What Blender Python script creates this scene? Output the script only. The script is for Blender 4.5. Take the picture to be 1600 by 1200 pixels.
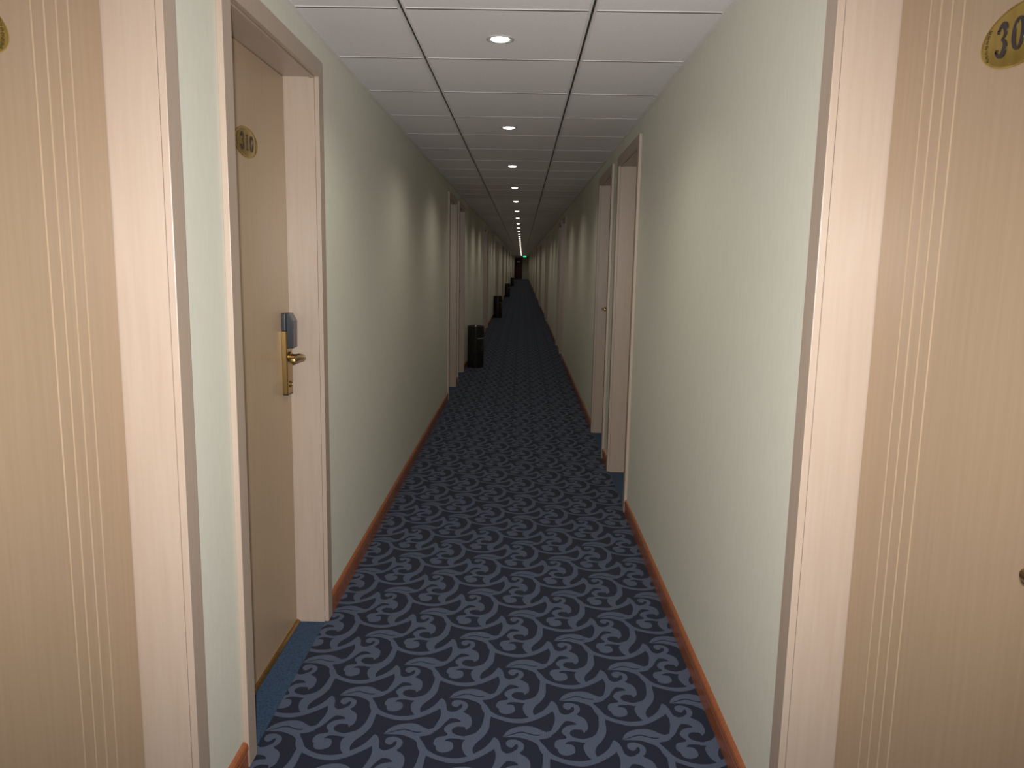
import bpy, bmesh, math
from mathutils import Vector, Matrix
from mathutils.geometry import tessellate_polygon

for o in list(bpy.data.objects):
    bpy.data.objects.remove(o, do_unlink=True)
SC = bpy.context.scene
COL = SC.collection

# ------------------------------------------------------------------ camera
XL, XR = -0.75, 0.63          # wall planes of the corridor
Y0, Y1 = -1.5, 75.0           # the corridor's two ends
HC = 2.202                    # ceiling height
CAMZ = 1.412
PITCH, YAW, ROLL, FPX = -0.1541, -0.0102, 0.0186, 1206.541
cp, sp = math.cos(PITCH), math.sin(PITCH)
cy, sy = math.cos(YAW), math.sin(YAW)
fwd = Vector((sy * cp, cy * cp, sp))
rgt = Vector((cy, -sy, 0))
upv = rgt.cross(fwd)
r2 = rgt * math.cos(ROLL) + upv * math.sin(ROLL)
u2 = upv * math.cos(ROLL) - rgt * math.sin(ROLL)
cam_d = bpy.data.cameras.new('camera')
cam_d.sensor_width = 36.0
cam_d.sensor_fit = 'HORIZONTAL'
cam_d.lens = 36.0 * FPX / 1600.0
cam_d.clip_start = 0.02
cam_d.clip_end = 300
cam = bpy.data.objects.new('camera', cam_d)
m = Matrix((r2, u2, -fwd)).transposed().to_4x4()
m.translation = (0, 0, CAMZ)
cam.matrix_world = m
COL.objects.link(cam)
SC.camera = cam

# ------------------------------------------------------------------ world, flash, exposure
w = bpy.data.worlds.new('world')
w.use_nodes = True
w.node_tree.nodes['Background'].inputs[0].default_value = (0.0, 0.0, 0.0, 1)
w.node_tree.nodes['Background'].inputs[1].default_value = 0.0
SC.world = w
# the pop-up flash on top of the camera that lit the photograph
fl_d = bpy.data.lights.new('camera_flash', 'SPOT')
fl_d.energy = FLASH_W = 278.0
fl_d.color = (1.0, 0.985, 0.965)
fl_d.spot_size = math.radians(99)
fl_d.spot_blend = 1.0
fl_d.shadow_soft_size = 0.02
fl = bpy.data.objects.new('camera_flash', fl_d)
fl.location = (-0.03, -0.01, CAMZ + 0.075)
fl.rotation_euler = (math.radians(90 - 9.0), 0, math.radians(1.5))
COL.objects.link(fl)
DOWNLIGHT = 8.0               # radiance of each ceiling lamp's frosted lens
DOWNLIGHT_W = 10.5            # light each ceiling lamp throws down
SC.view_settings.view_transform = 'Standard'
SC.view_settings.look = 'None'
SC.view_settings.gamma = 1.0
SC.view_settings.use_curve_mapping = False
SC.view_settings.exposure = 0.0
SC.cycles.use_denoising = True
SC.cycles.max_bounces = 6
SC.cycles.diffuse_bounces = 4
SC.cycles.sample_clamp_indirect = 3.0

# ------------------------------------------------------------------ helpers
class MB:
    """collects faces and links them as one mesh object"""
    def __init__(self):
        self.v, self.f, self.mi = [], [], []
    def face(self, pts, mi=0):
        n = len(self.v)
        self.v += [tuple(p) for p in pts]
        self.f.append(tuple(range(n, n + len(pts))))
        self.mi.append(mi)
    def box(self, a, b, mi=0):
        x0, x1 = sorted((a[0], b[0])); y0, y1 = sorted((a[1], b[1])); z0, z1 = sorted((a[2], b[2]))
        n = len(self.v)
        self.v += [(x0, y0, z0), (x1, y0, z0), (x1, y1, z0), (x0, y1, z0),
                   (x0, y0, z1), (x1, y0, z1), (x1, y1, z1), (x0, y1, z1)]
        for q in ((3, 2, 1, 0), (4, 5, 6, 7), (0, 1, 5, 4), (1, 2, 6, 5), (2, 3, 7, 6), (3, 0, 4, 7)):
            self.f.append(tuple(n + i for i in q)); self.mi.append(mi)
    def prism(self, prof, axis, a, b, mi=0):
        """extrude a closed profile (list of 2-tuples) along axis from a to b"""
        def put(p, t):
            if axis == 0: return (t, p[0], p[1])
            if axis == 1: return (p[0], t, p[1])
            return (p[0], p[1], t)
        n = len(self.v); k = len(prof)
        self.v += [put(p, a) for p in prof] + [put(p, b) for p in prof]
        self.f.append(tuple(range(n, n + k))); self.mi.append(mi)
        self.f.append(tuple(range(n + 2 * k - 1, n + k - 1, -1))); self.mi.append(mi)
        for i in range(k):
            j = (i + 1) % k
            self.f.append((n + i, n + j, n + k + j, n + k + i)); self.mi.append(mi)
    def lathe(self, prof, seg=32, c=(0, 0, 0), mi=0, close=True):
        """profile of (r, z) turned about the z axis"""
        n = len(self.v); k = len(prof)
        for s in range(seg):
            a = 2 * math.pi * s / seg
            for r, z in prof:
                self.v.append((c[0] + r * math.cos(a), c[1] + r * math.sin(a), c[2] + z))
        for s in range(seg):
            t = (s + 1) % seg
            for i in range(k - 1):
                self.f.append((n + s * k + i, n + t * k + i, n + t * k + i + 1, n + s * k + i + 1)); self.mi.append(mi)
    def tube(self, pts, rad, seg=12, mi=0, squash=1.0):
        pts = [Vector(p) for p in pts]
        n = len(self.v); k = len(pts)
        ref = Vector((0, 0, 1))
        for i, p in enumerate(pts):
            t = (pts[min(i + 1, k - 1)] - pts[max(i - 1, 0)]).normalized()
            s = t.cross(ref)
            if s.length < 1e-4: s = t.cross(Vector((0, 1, 0)))
            s.normalize(); q = s.cross(t)
            r = rad[i] if isinstance(rad, (list, tuple)) else rad
            for j in range(seg):
                a = 2 * math.pi * j / seg
                self.v.append(tuple(p + s * math.cos(a) * r + q * math.sin(a) * r * squash))
        for i in range(k - 1):
            for j in range(seg):
                l = (j + 1) % seg
                self.f.append((n + i * seg + j, n + i * seg + l, n + (i + 1) * seg + l, n + (i + 1) * seg + j)); self.mi.append(mi)
        self.f.append(tuple(n + j for j in range(seg))[::-1]); self.mi.append(mi)
        self.f.append(tuple(n + (k - 1) * seg + j for j in range(seg))); self.mi.append(mi)
    def mesh(self, name, mats, bevel=0.0, smooth=False, recalc=True, segs=1):
        me = bpy.data.meshes.new(name)
        me.from_pydata(self.v, [], self.f)
        for mt in (mats if isinstance(mats, (list, tuple)) else [mats]):
            me.materials.append(mt)
        me.polygons.foreach_set('material_index', self.mi)
        if recalc or bevel:
            bm = bmesh.new(); bm.from_mesh(me)
            bmesh.ops.remove_doubles(bm, verts=bm.verts, dist=1e-6)
            bmesh.ops.recalc_face_normals(bm, faces=bm.faces)
            if bevel:
                es = [e for e in bm.edges if len(e.link_faces) == 2 and e.calc_face_angle(0) > 0.6]
                bmesh.ops.bevel(bm, geom=es, offset=bevel, segments=segs, affect='EDGES', profile=0.5)
            bm.to_mesh(me); bm.free()
        if smooth:
            me.polygons.foreach_set('use_smooth', [True] * len(me.polygons))
            if hasattr(me, 'set_sharp_from_angle'):
                me.set_sharp_from_angle(angle=math.radians(40))
        me.update()
        return me

def put(name, me, parent=None, loc=(0, 0, 0)):
    o = bpy.data.objects.new(name, me)
    COL.objects.link(o)
    o.location = loc
    if parent is not None:
        o.parent = parent
    return o

def tag(o, label=None, cat=None, group=None, kind=None):
    if label: o['label'] = label
    if cat: o['category'] = cat
    if group: o['group'] = group
    if kind: o['kind'] = kind
    return o

def copy_tree(o, parent=None):
    c = o.copy(); COL.objects.link(c)
    if parent is not None:
        c.parent = parent
        c.matrix_parent_inverse = o.matrix_parent_inverse.copy()
    for ch in list(o.children):
        copy_tree(ch, c)
    return c

# ------------------------------------------------------------------ materials
def mat(name, col, rough=0.5, metal=0.0, spec=0.5, emit=None, estr=0.0):
    mt = bpy.data.materials.new(name); mt.use_nodes = True
    b = mt.node_tree.nodes['Principled BSDF']
    b.inputs['Base Color'].default_value = (*col, 1)
    b.inputs['Roughness'].default_value = rough
    b.inputs['Metallic'].default_value = metal
    b.inputs['Specular IOR Level'].default_value = spec
    if emit:
        b.inputs['Emission Color'].default_value = (*emit, 1)
        b.inputs['Emission Strength'].default_value = estr
    return mt

def noise_col(mt, c1, c2, scale, stretch=(1, 1, 1), detail=4, lo=0.35, hi=0.65, bump=0.0, bscale=None, dist=0.002, loc=(0, 0, 0), distort=0.0):
    """mix two colours with a stretched object-space noise, with optional bump"""
    nt = mt.node_tree; N = nt.nodes; L = nt.links
    b = N['Principled BSDF']
    tc = N.new('ShaderNodeTexCoord'); mp = N.new('ShaderNodeMapping')
    mp.inputs['Scale'].default_value = stretch; mp.inputs['Location'].default_value = loc
    L.new(tc.outputs['Object'], mp.inputs['Vector'])
    no = N.new('ShaderNodeTexNoise'); no.inputs['Scale'].default_value = scale
    no.inputs['Detail'].default_value = detail; no.inputs['Distortion'].default_value = distort
    L.new(mp.outputs['Vector'], no.inputs['Vector'])
    mr = N.new('ShaderNodeMapRange'); mr.inputs['From Min'].default_value = lo; mr.inputs['From Max'].default_value = hi
    L.new(no.outputs['Fac'], mr.inputs['Value'])
    mx = N.new('ShaderNodeMix'); mx.data_type = 'RGBA'
    mx.inputs['A'].default_value = (*c1, 1); mx.inputs['B'].default_value = (*c2, 1)
    L.new(mr.outputs['Result'], mx.inputs['Factor'])
    L.new(mx.outputs['Result'], b.inputs['Base Color'])
    if bump:
        n2 = no
        if bscale:
            n2 = N.new('ShaderNodeTexNoise'); n2.inputs['Scale'].default_value = bscale; n2.inputs['Detail'].default_value = 3
            L.new(mp.outputs['Vector'], n2.inputs['Vector'])
        bp = N.new('ShaderNodeBump'); bp.inputs['Strength'].default_value = bump; bp.inputs['Distance'].default_value = dist
        L.new(n2.outputs['Fac'], bp.inputs['Height']); L.new(bp.outputs['Normal'], b.inputs['Normal'])
    return mx

def wood(name, c1, c2, rough, coarse=1.0):
    """fine vertical laminate grain with loose cathedral figure"""
    mt = mat(name, c1, rough)
    nt = mt.node_tree; N = nt.nodes; L = nt.links; b = N['Principled BSDF']
    tc = N.new('ShaderNodeTexCoord')
    mp = N.new('ShaderNodeMapping'); mp.inputs['Scale'].default_value = (1, 1, 0.045)
    L.new(tc.outputs['Object'], mp.inputs['Vector'])
    n1 = N.new('ShaderNodeTexNoise'); n1.inputs['Scale'].default_value = 130 * coarse; n1.inputs['Detail'].default_value = 4
    L.new(mp.outputs['Vector'], n1.inputs['Vector'])
    mp2 = N.new('ShaderNodeMapping'); mp2.inputs['Scale'].default_value = (1, 1, 0.09)
    L.new(tc.outputs['Object'], mp2.inputs['Vector'])
    wv = N.new('ShaderNodeTexWave'); wv.wave_type = 'RINGS'; wv.rings_direction = 'Z'
    wv.inputs['Scale'].default_value = 11; wv.inputs['Distortion'].default_value = 9
    wv.inputs['Detail'].default_value = 2; wv.inputs['Detail Scale'].default_value = 1.6
    L.new(mp2.outputs['Vector'], wv.inputs['Vector'])
    ad = N.new('ShaderNodeMath'); ad.operation = 'MULTIPLY_ADD'; ad.inputs[1].default_value = 0.22
    L.new(wv.outputs['Fac'], ad.inputs[0]); L.new(n1.outputs['Fac'], ad.inputs[2])
    mr = N.new('ShaderNodeMapRange'); mr.inputs['From Min'].default_value = 0.35; mr.inputs['From Max'].default_value = 0.95
    L.new(ad.outputs[0], mr.inputs['Value'])
    mx = N.new('ShaderNodeMix'); mx.data_type = 'RGBA'
    mx.inputs['A'].default_value = (*c1, 1); mx.inputs['B'].default_value = (*c2, 1)
    L.new(mr.outputs['Result'], mx.inputs['Factor']); L.new(mx.outputs['Result'], b.inputs['Base Color'])
    return mt

M_FRAME = wood('maple_laminate_frame', (0.445, 0.354, 0.286), (0.415, 0.318, 0.248), 0.32)
M_LEAF = wood('maple_laminate_door', (0.425, 0.308, 0.205), (0.397, 0.281, 0.18), 0.38)
M_WALL = mat('green_grey_wallpaper', (0.66, 0.645, 0.54), 0.62, spec=0.3)
noise_col(M_WALL, (0.705, 0.695, 0.605), (0.678, 0.668, 0.58), 60, (1, 1, 0.25), bump=0.12, bscale=260, dist=0.001)
M_TILE = mat('white_ceiling_board', (0.60, 0.575, 0.565), 0.85, spec=0.2)
noise_col(M_TILE, (0.83, 0.805, 0.815), (0.80, 0.77, 0.78), 90, bump=0.1, bscale=400, dist=0.001)
M_TEE = mat('white_enamel_grid', (0.60, 0.58, 0.565), 0.5)
noise_col(M_TEE, (0.78, 0.75, 0.735), (0.74, 0.715, 0.70), 8)
M_SLOT = mat('black_grid_slot', (0.018, 0.017, 0.016), 0.6)
noise_col(M_SLOT, (0.018, 0.017, 0.016), (0.028, 0.026, 0.024), 30)
M_VOID = mat('dark_plenum', (0.10, 0.095, 0.09), 0.9)  # unlit void above the boards, its darkness put into the colour
noise_col(M_VOID, (0.10, 0.095, 0.09), (0.07, 0.066, 0.062), 12)
M_BASE = wood('varnished_red_wood', (0.33, 0.108, 0.040), (0.275, 0.084, 0.032), 0.24)
M_BRASS = mat('satin_brass', (0.50, 0.335, 0.12), 0.32, 1.0)
noise_col(M_BRASS, (0.40, 0.265, 0.105), (0.32, 0.205, 0.08), 40, (1, 1, 0.1))
M_GOLD = mat('polished_gold_plate', (0.47, 0.33, 0.075), 0.27, 0.85)
noise_col(M_GOLD, (0.50, 0.35, 0.08), (0.42, 0.28, 0.06), 60, (1, 1, 0.2))
M_BLACKPAINT = mat('black_enamel_digits', (0.02, 0.014, 0.018), 0.35)
noise_col(M_BLACKPAINT, (0.02, 0.014, 0.018), (0.03, 0.02, 0.025), 90)
M_ORN = mat('dark_engraved_brass', (0.22, 0.15, 0.045), 0.4, 0.8)
noise_col(M_ORN, (0.24, 0.165, 0.05), (0.16, 0.11, 0.035), 150)
M_READER = mat('blue_black_plastic', (0.045, 0.05, 0.062), 0.28)
noise_col(M_READER, (0.018, 0.021, 0.028), (0.024, 0.027, 0.034), 200)
M_BIN = mat('glossy_black_bin', (0.012, 0.010, 0.009), 0.16)
noise_col(M_BIN, (0.012, 0.010, 0.009), (0.018, 0.015, 0.013), 20)
M_CHROME = mat('chrome', (0.62, 0.62, 0.62), 0.14, 1.0)
noise_col(M_CHROME, (0.62, 0.62, 0.62), (0.55, 0.55, 0.56), 60)
M_SAND = mat('pale_ash_sand', (0.42, 0.40, 0.36), 0.9)
noise_col(M_SAND, (0.42, 0.40, 0.36), (0.30, 0.28, 0.25), 300, bump=0.4)
M_HOLE = mat('black_opening', (0.004, 0.004, 0.004), 0.8)
noise_col(M_HOLE, (0.004, 0.004, 0.004), (0.007, 0.007, 0.007), 50)
M_WHITE = mat('white_plastic', (0.72, 0.72, 0.70), 0.4)
noise_col(M_WHITE, (0.72, 0.72, 0.70), (0.68, 0.68, 0.66), 40)
M_RING = mat('grey_downlight_trim', (0.52, 0.51, 0.51), 0.35)
noise_col(M_RING, (0.52, 0.51, 0.51), (0.48, 0.47, 0.47), 60)
M_LENS = mat('lit_frosted_lens', (0.9, 0.9, 0.88), 0.5, emit=(1.0, 0.94, 0.79), estr=DOWNLIGHT)
noise_col(M_LENS, (0.9, 0.9, 0.88), (0.88, 0.88, 0.85), 60)
M_EXIT = mat('lit_green_exit_panel', (0.02, 0.4, 0.18), 0.4, emit=(0.07, 0.85, 0.40), estr=0.9)
noise_col(M_EXIT, (0.02, 0.4, 0.18), (0.02, 0.36, 0.16), 40)
M_DARKDOOR = wood('dark_red_brown_wood', (0.07, 0.018, 0.016), (0.045, 0.012, 0.011), 0.4)
M_STEEL = mat('brushed_steel', (0.5, 0.49, 0.47), 0.4, 1.0)
noise_col(M_STEEL, (0.5, 0.49, 0.47), (0.42, 0.41, 0.4), 80, (1, 1, 0.1))

def carpet(name, c1, c2, rib=True):
    mt = mat(name, c1, 0.95, spec=0.08)
    mt.node_tree.nodes['Principled BSDF'].inputs['Sheen Weight'].default_value = 0.05
    mt.node_tree.nodes['Principled BSDF'].inputs['Sheen Roughness'].default_value = 0.5
    nt = mt.node_tree; N = nt.nodes; L = nt.links; b = N['Principled BSDF']
    tc = N.new('ShaderNodeTexCoord')
    n1 = N.new('ShaderNodeTexNoise'); n1.inputs['Scale'].default_value = 420 if rib else 190; n1.inputs['Detail'].default_value = 3
    L.new(tc.outputs['Object'], n1.inputs['Vector'])
    fac = n1.outputs['Fac']
    if rib:                                  # woven ribs running down the corridor
        wv = N.new('ShaderNodeTexWave'); wv.bands_direction = 'X'
        wv.inputs['Scale'].default_value = 55; wv.inputs['Distortion'].default_value = 0.6
        wv.inputs['Detail'].default_value = 1; wv.inputs['Detail Scale'].default_value = 4
        L.new(tc.outputs['Object'], wv.inputs['Vector'])
        ad = N.new('ShaderNodeMath'); ad.operation = 'MULTIPLY_ADD'; ad.inputs[1].default_value = 0.35
        L.new(wv.outputs['Fac'], ad.inputs[0]); L.new(n1.outputs['Fac'], ad.inputs[2])
        fac = ad.outputs[0]
    mr = N.new('ShaderNodeMapRange'); mr.inputs['From Min'].default_value = 0.3; mr.inputs['From Max'].default_value = 1.0 if rib else 0.7
    L.new(fac, mr.inputs['Value'])
    mx = N.new('ShaderNodeMix'); mx.data_type = 'RGBA'
    mx.inputs['A'].default_value = (*c1, 1); mx.inputs['B'].default_value = (*c2, 1)
    L.new(mr.outputs['Result'], mx.inputs['Factor']); L.new(mx.outputs['Result'], b.inputs['Base Color'])
    bp = N.new('ShaderNodeBump'); bp.inputs['Strength'].default_value = 0.35; bp.inputs['Distance'].default_value = 0.002
    L.new(fac, bp.inputs['Height']); L.new(bp.outputs['Normal'], b.inputs['Normal'])
    return mt

M_CDARK = carpet('navy_carpet_ground', (0.013, 0.0155, 0.030), (0.020, 0.024, 0.044))
M_CLIGHT = carpet('slate_blue_carpet_scroll', (0.064, 0.080, 0.125), (0.090, 0.110, 0.165))
M_CPLAIN = carpet('plain_blue_carpet', (0.020, 0.040, 0.080), (0.048, 0.085, 0.150), rib=False)

# ------------------------------------------------------------------ door openings along both walls
DW, DH, CW, RD = 0.835, 2.055, 0.06, 0.11     # clear width, clear height, casing width, reveal depth
def pairs(g, half):
    """near door (lock at the near side) and far door (lock at the far side) either side of g"""
    return [(g - half - CW - DW, False), (g + half + CW, True)]
OPEN_L = pairs(1.833, 0.130)
OPEN_R = [(0.7985, False)]
for k in range(10):
    if 8.95 + 7.12 * k + 1.1 < Y1: OPEN_L += pairs(8.95 + 7.12 * k, 0.125)
    if 5.405 + 7.12 * k + 1.1 < Y1: OPEN_R += pairs(5.405 + 7.12 * k, 0.150)

# ------------------------------------------------------------------ the setting: floor
MOTIF = [
    [(0,1),(11,26),(28,44),(50,55),(76,59),(99,53),(116,40),(136,27),(127,18),(113,16),(96,16),(79,22),(62,29),(45,26),(28,16)],  # leaf
    [(0,0),(28,11),(45,20),(62,23),(79,16),(96,10),(113,10),(127,15),(136,27),(150,11),(135,-1),(118,-6),(107,-9),(121,-31),(134,-57),(142,-82),(139,-113),(138,-157),(131,-186),(117,-215),(102,-238),(94,-261),(94,-276),(98,-289),(105,-291),(95,-305),(79,-300),(67,-280),(61,-253),(63,-233),(73,-214),(65,-205),(83,-197),(99,-185),(110,-163),(116,-139),(119,-109),(120,-78),(113,-53),(101,-29),(85,-16),(68,-7),(51,-1),(28,0)],  # c
    [(-28,-11),(-24,-2),(-14,-13),(-6,-37),(-1,-68),(13,-80),(19,-98),(12,-118),(1,-136),(-10,-161),(-25,-183),(-45,-199),(-66,-210),(-78,-216),(-87,-205),(-69,-192),(-49,-175),(-33,-167),(-26,-145),(-19,-115),(-18,-84),(-25,-56),(-31,-43)],  # leg
    [(-72,-208),(-61,-237),(-47,-264),(-29,-285),(-8,-299),(15,-308),(37,-311),(60,-309),(84,-300),(103,-284),(121,-268),(136,-247),(146,-226),(152,-210),(156,-206),(163,-216),(165,-241),(156,-264),(140,-282),(120,-300),(102,-314),(82,-325),(62,-333),(43,-334),(20,-331),(-5,-321),(-28,-309),(-48,-296),(-64,-278),(-74,-242)],  # bowl
    [(-6,-74),(13,-80),(29,-75),(48,-74),(57,-83),(70,-93),(80,-110),(83,-135),(81,-155),(74,-165),(68,-174),(64,-161),(54,-156),(46,-154),(49,-134),(41,-120),(27,-114),(12,-116),(1,-136),(-10,-144),(-14,-104)],  # body
    [(54,-131),(30,-135),(14,-144),(4,-158),(0,-170),(4,-184),(12,-194),(11,-205),(-11,-211),(-21,-221),(-25,-239),(-22,-252),(-16,-257),(-14,-272),(-6,-283),(7,-287),(19,-284),(32,-275),(36,-261),(34,-246),(29,-236),(18,-232),(7,-232),(12,-223),(23,-218),(42,-218),(57,-222),(73,-223),(75,-203),(65,-206),(52,-204),(39,-199),(28,-190),(24,-177),(29,-165),(41,-157),(57,-158)],  # hook
    [(46,-79),(51,-76),(61,-63),(65,-44),(61,-28),(51,-19),(37,-12),(23,-13),(13,-21),(11,-36),(16,-46),(25,-52),(33,-48),(38,-37),(45,-33),(47,-45),(43,-61),(29,-74),(29,-82)],  # curl
]
def smooth_poly(p):
    out = []
    n = len(p)
    for i in range(n):
        a, b, c, d = p[i - 1], p[i], p[(i + 1) % n], p[(i + 2) % n]
        out.append(b)
        e1 = Vector(b) - Vector(a); e2 = Vector(c) - Vector(b); e3 = Vector(d) - Vector(c)
        if e1.length and e3.length and e1.angle(e2, 0) < 1.3 and e2.angle(e3, 0) < 1.3:
            out.append(tuple((-a[k] + 9 * b[k] + 9 * c[k] - d[k]) / 16 for k in range(2)))
    return out
def tri_poly(p):
    t = tessellate_polygon([[Vector((a, b, 0)) for a, b in p]])
    return t
def motif_mesh(sm):
    V, T = [], []
    for lay, p in enumerate(MOTIF):
        p = [(a / 1000, b / 1000) for a, b in p]
        if sm: p = smooth_poly(p)
        n = len(V); V += [(a, b, lay * 0.00006) for a, b in p]
        for a, b, c in tri_poly(p):
            A, B, Cc = Vector(p[a]), Vector(p[b]), Vector(p[c])
            if (B - A).cross(Cc - A) < 0: b, c = c, b
            T.append((n + a, n + b, n + c))
    return V, T
MS, MF = motif_mesh(True), motif_mesh(False)
fb = MB()
fb.box((XL - 0.20, Y0, -0.05), (XR + 0.20, Y1, 0.0), 0)
FZ = 0.0004
PX, PY, TX, TY = 0.3605, 0.4065, -0.0305, 2.547
for sub in (0, 1):
    for j in range(int((Y0 - TY) / PY) - 1, int((Y1 - TY) / PY) + 1):
        for i in range(-3, 3):
            ox = TX + PX * (i + 0.5 * sub); oy = TY + PY * (j + 0.5 * sub)
            if ox + 0.17 < XL or ox - 0.09 > XR or oy - 0.35 < Y0 + 0.02 or oy + 0.07 > Y1: continue
            V, T = MS if oy < 9 else MF
            n = len(fb.v)
            fb.v += [(min(max(ox + a, XL - 0.02), XR + 0.02), oy + b, FZ + c + 0.0005 * sub) for a, b, c in V]
            fb.f += [(n + a, n + b, n + c) for a, b, c in T]
            fb.mi += [1] * len(T)
floor = put('floor', fb.mesh('floor', [M_CDARK, M_CLIGHT], recalc=False))
tag(floor, 'navy hallway carpet woven with slate blue scrolls and leaves', kind='structure')
for side, X, ops in ((-1, XL, OPEN_L), (1, XR, OPEN_R)):
    cb = MB(); cb.box((0, 0, 0.0003), (side * (RD + 0.01), DW, 0.003))
    me = cb.mesh('carpet_inset', M_CPLAIN)
    for y, _ in ops:
        put('carpet_inset', me, floor, (X, y, 0))
for o in list(floor.children)[:1]: o['label'] = 'plain blue carpet strip in the doorway'

# ------------------------------------------------------------------ walls
def wall(name, X, s, ops, label):
    b = MB(); T = 0.22
    edges = [Y0]
    for y, _ in sorted(ops):
        edges += [y - 0.012, y + DW + 0.012]
    edges.append(Y1)
    for i in range(0, len(edges), 2):
        b.box((X, edges[i], 0.0), (X + s * T, edges[i + 1], HC + 0.06))
    for y, _ in ops:                                    # lintels over the doors
        b.box((X, y - 0.012, DH + 0.012), (X + s * T, y + DW + 0.012, HC + 0.06))
    return tag(put(name, b.mesh(name, M_WALL, recalc=False)), label, kind='structure')
wall('wall_left', XL, -1, OPEN_L, 'pale green-grey wallpapered corridor wall with door 310')
wall('wall_right', XR, 1, OPEN_R, 'pale green-grey wallpapered corridor wall facing door 310')
b = MB(); b.box((XL - 0.22, Y1, 0), (XR + 0.22, Y1 + 0.12, HC + 0.06))
tag(put('wall_far', b.mesh('wall_far', M_WALL)), 'dim end wall closing the long corridor', kind='structure')
b = MB(); b.box((XL - 0.22, Y0 - 0.12, 0), (XR + 0.22, Y0, HC + 0.06))
tag(put('wall_back', b.mesh('wall_back', M_WALL)), 'corridor wall behind the camera', kind='structure')

# ------------------------------------------------------------------ baseboards, one piece between doors
def base_prof(X, s):
    # rounded top with a fine bead line
    q = [(0, 0), (0.013, 0), (0.013, 0.052), (0.0105, 0.055), (0.0145, 0.059), (0.0145, 0.068), (0.012, 0.076), (0.007, 0.081), (0, 0.083)]
    return [(X - s * d, z) for d, z in q]
for name, X, s, ops in (('baseboard_left', XL, -1, OPEN_L), ('baseboard_right', XR, 1, OPEN_R)):
    edges = [Y0]
    for y, _ in sorted(ops): edges += [y - CW, y + DW + CW]
    edges.append(Y1)
    for i in range(0, len(edges), 2):
        if edges[i + 1] - edges[i] < 0.02: continue
        b = MB(); b.prism(base_prof(0, s), 1, 0, edges[i + 1] - edges[i])
        tag(put(name, b.mesh(name, M_BASE), None, (X, edges[i], 0.0006)), 'varnished red-brown wooden baseboard', kind='structure')

# ------------------------------------------------------------------ ceiling: boards, slotted runners, cross tees, wall angle
RUN = (-0.3948, 0.2052)
CY0 = 2.5828 - 0.6 * 6          # a cross joint
cb = MB(); cb.box((XL - 0.22, Y0, HC + 0.03), (XR + 0.22, Y1, HC + 0.06))
ceil = tag(put('ceiling', cb.mesh('ceiling', M_VOID)), 'suspended grid ceiling of pale boards down the corridor', kind='structure')
lanes = ((XL + 0.004, RUN[0] - 0.004), (RUN[0] + 0.004, RUN[1] - 0.004), (RUN[1] + 0.004, XR - 0.004))
tile_me = {}
far_b, far_t = MB(), MB()
row = 0; y = CY0
LIMY = 22.0
while y < Y1 - 0.05:
    ye = min(y + 0.6, Y1)
    for li, (xa, xb) in enumerate(lanes):
        if y < LIMY:
            if li not in tile_me:
                t = MB(); t.box((0, 0.011, HC), (xb - xa, 0.589, HC + 0.012))
                c = MB(); c.prism([(-0.0105, HC - 0.0010), (-0.004, HC - 0.0010), (-0.004, HC - 0.0004), (0.005, HC - 0.0004), (0.0105, HC - 0.0004), (0.0105, HC + 0.004), (-0.0105, HC + 0.004)], 0, 0.002, xb - xa - 0.002)
                c2 = MB(); c2.box((0.002, -0.0040, HC - 0.0006), (xb - xa - 0.002, 0.0050, HC - 0.00041))
                tile_me[li] = (t.mesh('ceiling_board', M_TILE, bevel=0.0015), c.mesh('cross_tee', M_TEE), c2.mesh('slot', M_SLOT))
            put('ceiling_board', tile_me[li][0], ceil, (xa, y, 0))
            ct_ = put('cross_tee', tile_me[li][1], ceil, (xa, y, 0))
            if y < 12: put('slot', tile_me[li][2], ct_)
        else:
            far_b.box((xa, y + 0.011, HC), (xb, ye - 0.011, HC + 0.012))
            far_t.box((xa, y - 0.0105, HC - 0.0010), (xb, y + 0.0105, HC + 0.004))
    y += 0.6
tag(put('ceiling_boards', far_b.mesh('ceiling_boards', M_TILE, recalc=False), ceil), kind='stuff')
tag(put('cross_tees', far_t.mesh('cross_tees', M_TEE, recalc=False), ceil), kind='stuff')
for x in RUN:                                            # slotted main runners: two flanges with a black groove
    t = MB()
    for s in (-1, 1):
        t.box((s * 0.0045, Y0, HC - 0.004), (s * 0.0125, Y1, HC + 0.008))
    r_ = put('runner', t.mesh('runner', M_TEE, bevel=0.0006), ceil, (x, 0, 0))
    t = MB(); t.box((-0.0046, Y0, HC + 0.002), (0.0046, Y1, HC + 0.008))
    put('slot', t.mesh('slot', M_SLOT), r_)
for X, s in ((XL, 1), (XR, -1)):
    t = MB(); t.box((0, Y0, HC - 0.004), (s * 0.019, Y1, HC - 0.0004))
    put('wall_angle', t.mesh('wall_angle', M_TEE), ceil, (X, 0, 0))

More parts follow.
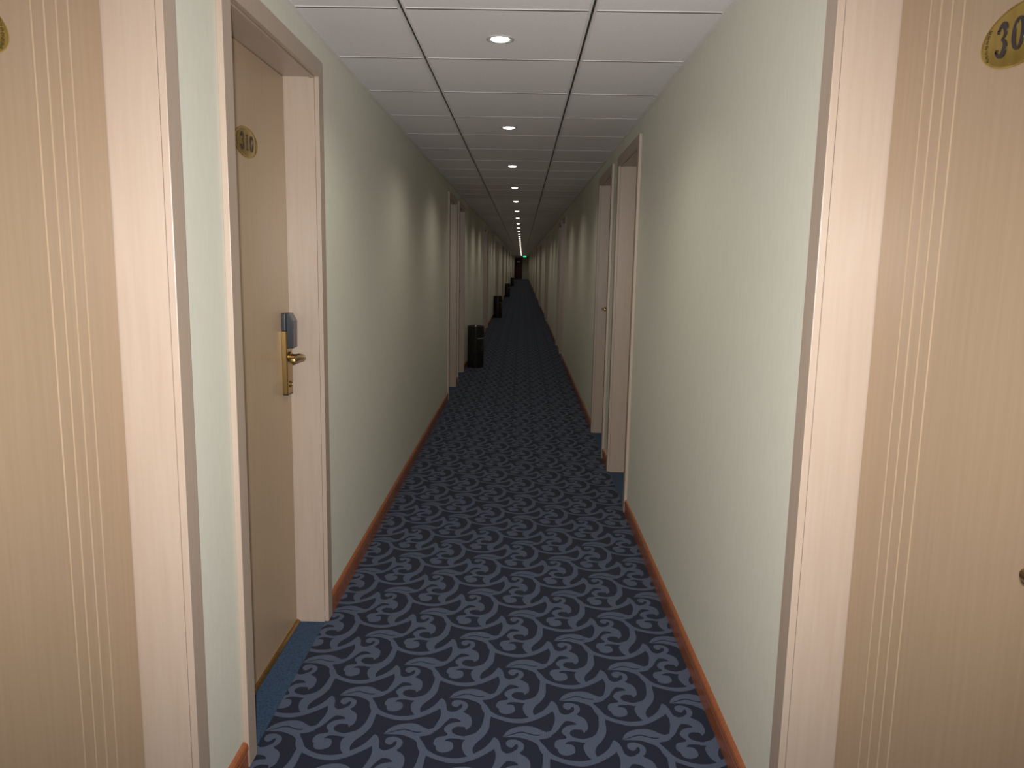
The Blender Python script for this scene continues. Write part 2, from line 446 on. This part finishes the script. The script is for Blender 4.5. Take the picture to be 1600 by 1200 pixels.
# ------------------------------------------------------------------ doors
def digit(b, ch, x0, z0, w, h, P, mi=0):
    """bold serif numerals as raised shapes; P maps (across, up, out) to local space; out 0..t"""
    t = 0.0009
    def poly(pts):
        pts = [(x0 + u * w, z0 + v * h) for u, v in pts]
        n = len(b.v); k = len(pts)
        b.v += [P(u, v, 0) for u, v in pts] + [P(u, v, t) for u, v in pts]
        for q in tessellate_polygon([[Vector((u, v, 0)) for u, v in pts]]):
            b.f.append(tuple(n + k + i for i in q)); b.mi.append(mi)
        for i in range(k):
            j = (i + 1) % k
            b.f.append((n + i, n + j, n + k + j, n + k + i)); b.mi.append(mi)
    def ribbon(path):
        L_, R_ = [], []
        for i, (u, v, r) in enumerate(path):
            a = path[max(i - 1, 0)]; c = path[min(i + 1, len(path) - 1)]
            du, dv = (c[0] - a[0]) * w, (c[1] - a[1]) * h
            l = math.hypot(du, dv) or 1
            nu, nv = -dv / l, du / l
            L_.append((u + nu * r * w / w, v + nv * r * w / h)); R_.append((u - nu * r, v - nv * r * w / h))
        for i in range(len(path) - 1):
            poly([L_[i], L_[i + 1], R_[i + 1], R_[i]])
    def arc(cu, cv, ru, rv, a0, a1, wfun, n=14):
        return [(cu + ru * math.cos(math.radians(a0 + (a1 - a0) * i / n)), cv + rv * math.sin(math.radians(a0 + (a1 - a0) * i / n)), wfun(i / n)) for i in range(n + 1)]
    if ch == '0':
        ribbon(arc(0.5, 0.5, 0.33, 0.46, 0, 360, lambda q: 0.045 + 0.085 * abs(math.cos(2 * math.pi * q)), 28))
    elif ch == '1':
        poly([(0.38, 0.04), (0.62, 0.04), (0.62, 1.0), (0.54, 1.0), (0.38, 0.94)])
        poly([(0.2, 0), (0.8, 0), (0.8, 0.06), (0.2, 0.06)])
        poly([(0.2, 0.84), (0.38, 0.86), (0.5, 0.98), (0.2, 0.90)])
    elif ch == '3':
        ribbon(arc(0.46, 0.76, 0.27, 0.22, 165, -80, lambda q: 0.05 + 0.11 * math.sin(math.pi * q) ** 2 if q > 0.25 else 0.06))
        ribbon(arc(0.44, 0.27, 0.33, 0.25, 85, -165, lambda q: 0.05 + 0.12 * math.sin(math.pi * min(1, q * 1.1)) ** 2))
        for cu, cv in ((0.2, 0.80), (0.16, 0.20)):
            poly([(cu + 0.10 * math.cos(a * math.pi / 5), cv + 0.07 * math.sin(a * math.pi / 5)) for a in range(10)])

def plate_mesh(s, text):
    """oval number plate; local origin at its centre on the leaf face; +across is to the reader's right"""
    def P(u, v, o):   # on the left wall the reader's right is +y, on the right wall -y
        return (-s * (0.0040 + o), u if s < 0 else -u, v)
    b = MB(); A, B = 0.10, 0.046
    ring = []
    prof = ((1.0, 0.0), (1.0, 0.0022), (0.975, 0.0034), (0.94, 0.0034), (0.925, 0.0028), (0.90, 0.0030), (0.5, 0.0038))
    seg = 48
    def Q(k, r, o):
        a = 2 * math.pi * k / seg
        e = A * (r - 1)
        return (-s * o, A * math.cos(a) * r, (B * r) * math.sin(a))
    for r, o in prof: ring.append([Q(k, r, o) for k in range(seg)])
    for i in range(len(ring) - 1):
        for k in range(seg):
            l = (k + 1) % seg
            b.face([ring[i][k], ring[i][l], ring[i + 1][l], ring[i + 1][k]])
    b.face(ring[-1])
    pm = b.mesh('number_plate', M_GOLD, smooth=True)
    d = MB()
    if text:
        for i, ch in enumerate(text):
            digit(d, ch, -0.0575 + 0.0405 * i, -0.024, 0.034, 0.048, P)
    dm = d.mesh('digits', M_BLACKPAINT) if text else None
    o = MB()                                          # engraved scroll beads at both ends
    for e in (-1, 1):
        for k in range(7):
            a = math.radians(-42 + 14 * k)
            cu, cv = e * (0.083 * math.cos(a * 0.55)), 0.030 * math.sin(a) * 1.05
            pts = []
            for q in range(10):
                aa = 2 * math.pi * q / 10
                pts.append((cu + 0.0042 * math.cos(aa), cv + 0.0030 * math.sin(aa)))
            inn = [(cu + 0.0022 * math.cos(2 * math.pi * q / 10), cv + 0.0014 * math.sin(2 * math.pi * q / 10)) for q in range(10)]
            for q in range(10):
                l = (q + 1) % 10
                o.face([P(*pts[q], 0.0), P(*pts[l], 0.0), P(*inn[l], 0.0006), P(*inn[q], 0.0006)])
    om = o.mesh('ornament', M_ORN)
    return pm, dm, om

door_count = 0
PROTO = {}
def door_meshes(s, lockfar):
    if (s, lockfar) in PROTO: return PROTO[(s, lockfar)]
    X = lambda d: s * d                                 # d: depth into the wall, negative = into the corridor
    Yl = (lambda v: v) if lockfar else (lambda v: DW - v)   # v measured from the hinge side
    R = {}
    ct = 0.016
    # casing: two stiles and a head, mitred
    def quadprism(pts):
        b = MB(); n = 4
        b.v = [(X(-ct), p[0], p[1]) for p in pts] + [(X(0.0), p[0], p[1]) for p in pts]
        b.f = [(0, 1, 2, 3), (7, 6, 5, 4)] + [(i, (i + 1) % 4, 4 + (i + 1) % 4, 4 + i) for i in range(4)]
        b.mi = [0] * 6
        return b.mesh('casing', M_FRAME, bevel=0.0014, segs=2)
    R['casing'] = [quadprism([(-CW, 0.006), (0, 0.006), (0, DH), (-CW, DH + CW)]),
                   quadprism([(DW, 0.006), (DW + CW, 0.006), (DW + CW, DH + CW), (DW, DH)]),
                   quadprism([(0, DH), (DW, DH), (DW + CW, DH + CW), (-CW, DH + CW)])]
    js = []
    for ya, yb in ((-0.011, 0.0015), (DW - 0.0015, DW + 0.011)):
        b = MB()
        prof = [(X(0.0003), 0.0032), (X(RD + 0.04), 0.0032), (X(RD + 0.04), DH + 0.01), (X(0.0003), DH + 0.01)]
        b.prism(prof, 1, ya, yb)
        js.append(b.mesh('jamb', M_FRAME, bevel=0.0008))
    R['jamb'] = js
    b = MB(); b.box((X(0.002), 0, DH - 0.0015), (X(RD + 0.04), DW, DH + 0.011))
    b.box((X(0.0005), 0.0016, DH - 0.006), (X(0.016), DW - 0.0016, DH))       # small lip just behind the casing
    R['head_jamb'] = b.mesh('head_jamb', M_FRAME, bevel=0.0008)
    # leaf with four vee grooves near the hinge side
    b = MB(); g = 0.0028; dep = 0.0015
    gs = [0.118 + 0.0385 * k for k in range(4)]
    prof = [(0.004, 0.0)]
    for c in gs: prof += [(c - g, 0.0), (c, dep), (c + g, 0.0)]
    prof += [(DW - 0.004, 0.0), (DW - 0.004, 0.04), (0.004, 0.04)]
    b.prism([(X(RD + d), Yl(v)) for v, d in prof], 2, 0.012, DH - 0.004)
    R['leaf'] = b.mesh('leaf', M_LEAF)
    b = MB(); b.prism([(X(RD - 0.014), 0.0), (X(RD + 0.01), 0.0), (X(RD + 0.01), 0.013), (X(RD - 0.008), 0.013), (X(RD - 0.014), 0.006)], 1, 0.002, DW - 0.002)
    R['threshold'] = b.mesh('threshold', M_BRASS)
    # electronic lock: brass escutcheon, black card reader, lever, cylinder
    c = DW - 0.066
    b = MB(); d0 = RD - 0.018
    b.prism([(X(RD), Yl(c - 0.033)), (X(d0 + 0.004), Yl(c - 0.033)), (X(d0), Yl(c - 0.027)), (X(d0), Yl(c + 0.027)), (X(d0 + 0.004), Yl(c + 0.033)), (X(RD), Yl(c + 0.033))], 2, 0.928, 1.158)
    R['escutcheon'] = b.mesh('escutcheon', M_BRASS, bevel=0.001)
    b = MB()
    b.prism([(X(RD), Yl(c - 0.033)), (X(d0 + 0.004), Yl(c - 0.033)), (X(d0), Yl(c - 0.027)), (X(d0), Yl(c + 0.027)), (X(d0 + 0.004), Yl(c + 0.033)), (X(RD), Yl(c + 0.033))], 2, 0.924, 0.9279)
    R['foot_cap'] = b.mesh('foot_cap', M_READER)
    b = MB()
    b.prism([(X(RD), Yl(c - 0.033)), (X(d0 + 0.004), Yl(c - 0.033)), (X(d0), Yl(c - 0.027)), (X(d0), Yl(c + 0.027)), (X(d0 + 0.004), Yl(c + 0.033)), (X(RD), Yl(c + 0.033))], 2, 1.1583, 1.222)
    # projecting reader nose with a sloped top
    n = len(b.v)
    nose = [(d0 + 0.002, 1.092), (d0 - 0.021, 1.098), (d0 - 0.023, 1.195), (d0 - 0.008, 1.222), (d0 + 0.002, 1.222)]
    b.prism([(X(d), z) for d, z in nose], 1, Yl(c - 0.026), Yl(c + 0.026))
    R['card_reader'] = b.mesh('card_reader', M_READER, bevel=0.0022, segs=2)
    b = MB(); zl = 1.062
    b.tube([(X(d0 + 0.002), Yl(c), zl), (X(d0 - 0.006), Yl(c), zl), (X(d0 - 0.0061), Yl(c), zl), (X(d0 - 0.030), Yl(c), zl)], [0.019, 0.019, 0.011, 0.011], 16)
    pth, rr = [], []
    for k in range(7):
        a = math.pi / 2 * k / 6
        pth.append((X(d0 - 0.028 - 0.022 * math.sin(a)), Yl(c + 0.004 - 0.024 * (1 - math.cos(a))), zl)); rr.append(0.0125)
    for k in range(1, 7):
        pth.append((X(d0 - 0.050 + 0.006 * (k / 6) ** 2), Yl(c - 0.020 - 0.098 * k / 6), zl + 0.002 * math.sin(math.pi * k / 6))); rr.append(0.0125 - 0.0022 * k / 6)
    pth.append((X(d0 - 0.044), Yl(c - 0.1205), zl)); rr.append(0.006)
    b.tube(pth, rr, 16, squash=1.0)
    R['lever'] = b.mesh('lever', M_BRASS, smooth=True)
    b = MB()
    pts = []
    for r, d in ((0.012, 0.0), (0.012, -0.003), (0.009, -0.004), (0.0085, -0.002), (0.003, -0.002)):
        pts.append([(X(d0 + d), Yl(c) + r * math.cos(2 * math.pi * k / 20), 0.962 + r * math.sin(2 * math.pi * k / 20)) for k in range(20)])
    for i in range(4):
        for k in range(20):
            l = (k + 1) % 20
            b.face([pts[i][k], pts[i][l], pts[i + 1][l], pts[i + 1][k]])
    b.face(pts[-1])
    R['key_cylinder'] = b.mesh('key_cylinder', M_ORN, smooth=True)
    PROTO[(s, lockfar)] = R
    return R
PLATES = {}
def make_door(s, y, lockfar, text, label):
    global door_count
    door_count += 1
    R = door_meshes(s, lockfar)
    X = XL if s < 0 else XR
    root = bpy.data.objects.new('door_%d' % door_count, None)
    root.empty_display_size = 0.2
    COL.objects.link(root); root.location = (X, y, 0)
    tag(root, label, kind='structure')
    for me in R['casing']: put('casing', me, root)
    for me in R['jamb']: put('jamb', me, root)
    put('head_jamb', R['head_jamb'], root)
    leaf = put('leaf', R['leaf'], root)
    put('threshold', R['threshold'], root)['label'] = 'brass threshold strip'
    lk = put('card_lock', R['escutcheon'], root)
    if text == '30': lk.location.z = -0.045
    lk['label'] = 'brass lock plate with black card reader and lever'
    put('card_reader', R['card_reader'], lk)['label'] = 'blue-black plastic card reader'
    put('lever', R['lever'], lk); put('key_cylinder', R['key_cylinder'], lk); put('foot_cap', R['foot_cap'], lk)
    if (s, text) not in PLATES: PLATES[(s, text)] = plate_mesh(s, text)
    pm, dm, om = PLATES[(s, text)]
    pl = put('number_plate', pm, root, (s * (RD - 0.0002), 0.434, 1.768))
    pl['label'] = 'oval gold number plate' + (' reading %s' % text if text else '')
    if dm: put('digits', dm, pl)
    put('ornament', om, pl)
    return root
ORD = ['first', 'second', 'third', 'fourth', 'fifth', 'sixth', 'seventh', 'eighth', 'ninth', 'tenth', 'eleventh', 'twelfth', 'thirteenth',
       'fourteenth', 'fifteenth', 'sixteenth', 'seventeenth', 'eighteenth', 'nineteenth']
for tens in ('twent', 'thirt', 'fort'):
    ORD += [tens + 'ieth'] + [tens + 'y-' + o for o in ORD[:9]]
for i, (y, lf) in enumerate(sorted(OPEN_L)):
    lab = ('pale maple door cut off by the left edge of the photo' if i == 0 else
           'pale maple door with gold plate 310 and brass card lock' if i == 1 else
           '%s pale maple door beyond door 310 in the left wall' % ORD[i - 2])
    make_door(-1, y, lf, '310' if i == 1 else '', lab)
for i, (y, lf) in enumerate(sorted(OPEN_R)):
    lab = ('pale maple door cut off by the right edge, plate reading 30' if i == 0 else
           '%s pale maple door beyond the nearest one in the right wall' % ORD[i - 1])
    make_door(1, y, lf, '30' if i == 0 else '', lab)

# ------------------------------------------------------------------ the dark door at the far end
door_count += 1
root = bpy.data.objects.new('door_%d' % door_count, None); COL.objects.link(root)
root.location = (-0.352, Y1, 0)
tag(root, 'dark red-brown door closing the far end of the corridor', kind='structure')
b = MB(); b.box((-0.33, -0.03, 0.01), (0.33, -0.001, 2.03))
put('leaf', b.mesh('leaf', M_DARKDOOR, bevel=0.003), root)
for xa, xb, za, zb in ((-0.385, -0.332, 0.002, 2.085), (0.332, 0.385, 0.002, 2.085)):
    b = MB(); b.box((xa, -0.05, za), (xb, -0.0005, zb)); put('casing', b.mesh('casing', M_DARKDOOR, bevel=0.003), root)
b = MB(); b.box((-0.331, -0.05, 2.032), (0.331, -0.0005, 2.085)); put('casing', b.mesh('casing', M_STEEL, bevel=0.003), root)
b = MB(); b.box((-0.14, -0.034, 1.60), (0.14, -0.0302, 1.68)); put('name_plate', b.mesh('name_plate', M_STEEL, bevel=0.001), root)
b = MB(); b.tube([(0.27, -0.03, 1.02), (0.27, -0.07, 1.02), (0.25, -0.075, 1.02), (0.16, -0.075, 1.02)], 0.01, 10)
put('lever', b.mesh('lever', M_STEEL, smooth=True), root)

# ------------------------------------------------------------------ downlights
trim = MB(); trim.lathe([(0.0505, 0.0), (0.0505, -0.0022), (0.047, -0.0038), (0.040, -0.0030), (0.0345, -0.0015), (0.0340, 0.0)], 40)
trim_me = trim.mesh('trim_ring', M_RING, smooth=True)
lens = MB()
prof = [(0.0310, 0.0)] + [(0.0310 * math.cos(a * math.pi / 10), -0.002 - 0.0070 * math.sin(a * math.pi / 10)) for a in range(0, 5)]
lens.lathe(prof, 32)
lens.face([(prof[-1][0] * math.cos(2 * math.pi * k / 32), prof[-1][0] * math.sin(2 * math.pi * k / 32), prof[-1][1]) for k in range(32)])
lens_me = lens.mesh('frosted_lens', M_LENS, smooth=True)
LX = RUN[0] + 0.3
nl = 0
bulb_d = bpy.data.lights.new('bulb', 'SPOT')
bulb_d.energy = DOWNLIGHT_W; bulb_d.color = (1.0, 0.93, 0.77)
bulb_d.spot_size = math.radians(150); bulb_d.spot_blend = 0.9; bulb_d.shadow_soft_size = 0.0
while 2.90 + 1.8 * nl < Y1 - 0.2:
    r = bpy.data.objects.new('downlight', None); COL.objects.link(r)
    r.location = (LX, 2.90 + 1.8 * nl, HC - 0.0002)
    if nl == 0: lab = 'nearest and largest lit round downlight in the ceiling'
    else: lab = '%s lit downlight along the ceiling counted from the nearest' % ORD[nl]
    tag(r, lab, 'downlight', 'downlights in a row along the corridor ceiling')
    put('trim_ring', trim_me, r); put('frosted_lens', lens_me, r)['label'] = 'glowing frosted lens'
    lo = bpy.data.objects.new('bulb', bulb_d); COL.objects.link(lo); lo.parent = r; lo.location = (0, 0, -0.016)
    nl += 1

# ------------------------------------------------------------------ smoke detectors
def detector(y, lab):
    r = bpy.data.objects.new('smoke_detector', None); COL.objects.link(r); r.location = (-0.50, y, HC - 0.0002)
    b = MB(); b.lathe([(0.0, 0.0), (0.054, 0.0), (0.054, -0.012), (0.050, -0.018), (0.0, -0.018)], 28)
    put('base', b.mesh('base', M_WHITE, smooth=True), r)
    b = MB(); b.lathe([(0.042, -0.0181), (0.044, -0.034), (0.038, -0.046), (0.02, -0.054), (0.0, -0.055)], 28)
    put('cover', b.mesh('cover', M_WHITE, smooth=True), r)
    tag(r, lab, 'smoke detector', 'smoke detectors on the ceiling')
detector(24.8, 'nearer white smoke detector on the ceiling left of the downlights')
detector(55.3, 'farther white smoke detector on the ceiling above the dark end door')

# ------------------------------------------------------------------ exit sign hung from the ceiling
r = bpy.data.objects.new('exit_sign', None); COL.objects.link(r); r.location = (0.18, 60.0, 1.93)
b = MB(); b.box((-0.125, -0.012, 0), (0.125, 0.012, 0.12)); put('housing', b.mesh('housing', M_WHITE, bevel=0.003), r)
b = MB(); b.box((-0.118, -0.0135, 0.008), (0.118, -0.0121, 0.112)); put('lit_panel', b.mesh('lit_panel', M_EXIT), r)['label'] = 'glowing green panel'
for x in (-0.09, 0.09):
    b = MB(); b.tube([(x, 0, 0.1201), (x, 0, HC - 1.93 + 0.001)], 0.005, 8); put('hanging_rod', b.mesh('hanging_rod', M_STEEL), r)
tag(r, 'glowing green exit sign hung from the ceiling at the far end', 'exit sign')

# ------------------------------------------------------------------ black bins along the left wall
def bin_parts():
    R = 0.113
    p = {}
    b = MB(); b.lathe([(0.0, 0.0), (R + 0.001, 0.0), (R + 0.001, 0.022), (R - 0.003, 0.026), (0.0, 0.026)], 48)
    p['base_ring'] = b.mesh('base_ring', M_BIN, smooth=True)
    b = MB(); b.lathe([(0.0, 0.0262), (R, 0.0262), (R, 0.585), (R - 0.004, 0.587), (R - 0.004, 0.56), (0.0, 0.56)], 48)
    p['body'] = b.mesh('body', M_BIN, smooth=True)
    b = MB(); b.lathe([(R - 0.003, 0.5872), (R + 0.002, 0.5872), (R + 0.003, 0.594), (R, 0.600), (R - 0.012, 0.602), (R - 0.02, 0.598), (R - 0.022, 0.5872)], 48)
    p['rim'] = b.mesh('rim', M_BIN, smooth=True)
    b = MB(); b.lathe([(0.0, 0.578), (0.05, 0.580), (R - 0.0222, 0.586), (R - 0.0222, 0.5901), (0.0, 0.5901)], 40)
    p['ash_tray'] = b.mesh('ash_tray', M_CHROME, smooth=True)
    b = MB(); b.lathe([(0.0, 0.622), (0.008, 0.620), (0.012, 0.613), (0.009, 0.602), (0.016, 0.592), (0.0, 0.5902)], 20)
    p['knob'] = b.mesh('knob', M_CHROME, smooth=True)
    # litter opening facing the corridor, slightly toward the entrance
    def patch(a0, a1, z0, z1, rr, name, m_):
        b = MB(); n = 12
        for i in range(n):
            t0 = a0 + (a1 - a0) * i / n; t1 = a0 + (a1 - a0) * (i + 1) / n
            q = lambda t, z, r_: (r_ * math.cos(t), r_ * math.sin(t), z)
            b.face([q(t0, z0, rr), q(t1, z0, rr), q(t1, z1, rr), q(t0, z1, rr)])
            b.face([q(t0, z0, rr - .002), q(t0, z1, rr - .002), q(t1, z1, rr - .002), q(t1, z0, rr - .002)])
            b.face([q(t0, z0, rr), q(t0, z0, rr - .002), q(t1, z0, rr - .002), q(t1, z0, rr)])
            b.face([q(t0, z1, rr), q(t1, z1, rr), q(t1, z1, rr - .002), q(t0, z1, rr - .002)])
        return b.mesh(name, m_)
    a = math.radians
    p['opening'] = patch(a(-72), a(-8), 0.43, 0.53, R + 0.0022, 'opening', M_HOLE)
    p['opening_lip'] = patch(a(-74), a(-6), 0.418, 0.4298, R + 0.003, 'opening_lip', M_CHROME)
    for me in p.values():
        me.transform(Matrix.Diagonal((1, 1, 0.955, 1)))
    return p
BP = bin_parts()
BINS = [(-0.618, 10.56, 'nearest and largest black cylindrical bin by the left wall'),
        (-0.625, 20.46, 'second black cylindrical bin by the left wall, behind the largest'),
        (-0.615, 33.5, 'third black bin down the left wall, small and dim'),
        (-0.620, 50.1, 'farthest tiny black bin, just before the dark end door')]
for x, y, lab in BINS:
    r = bpy.data.objects.new('litter_bin', None); COL.objects.link(r); r.location = (x, y, 0.0008)
    tag(r, lab, 'bin', 'black bins along the left wall')
    for nm, me in BP.items(): put(nm, me, r)
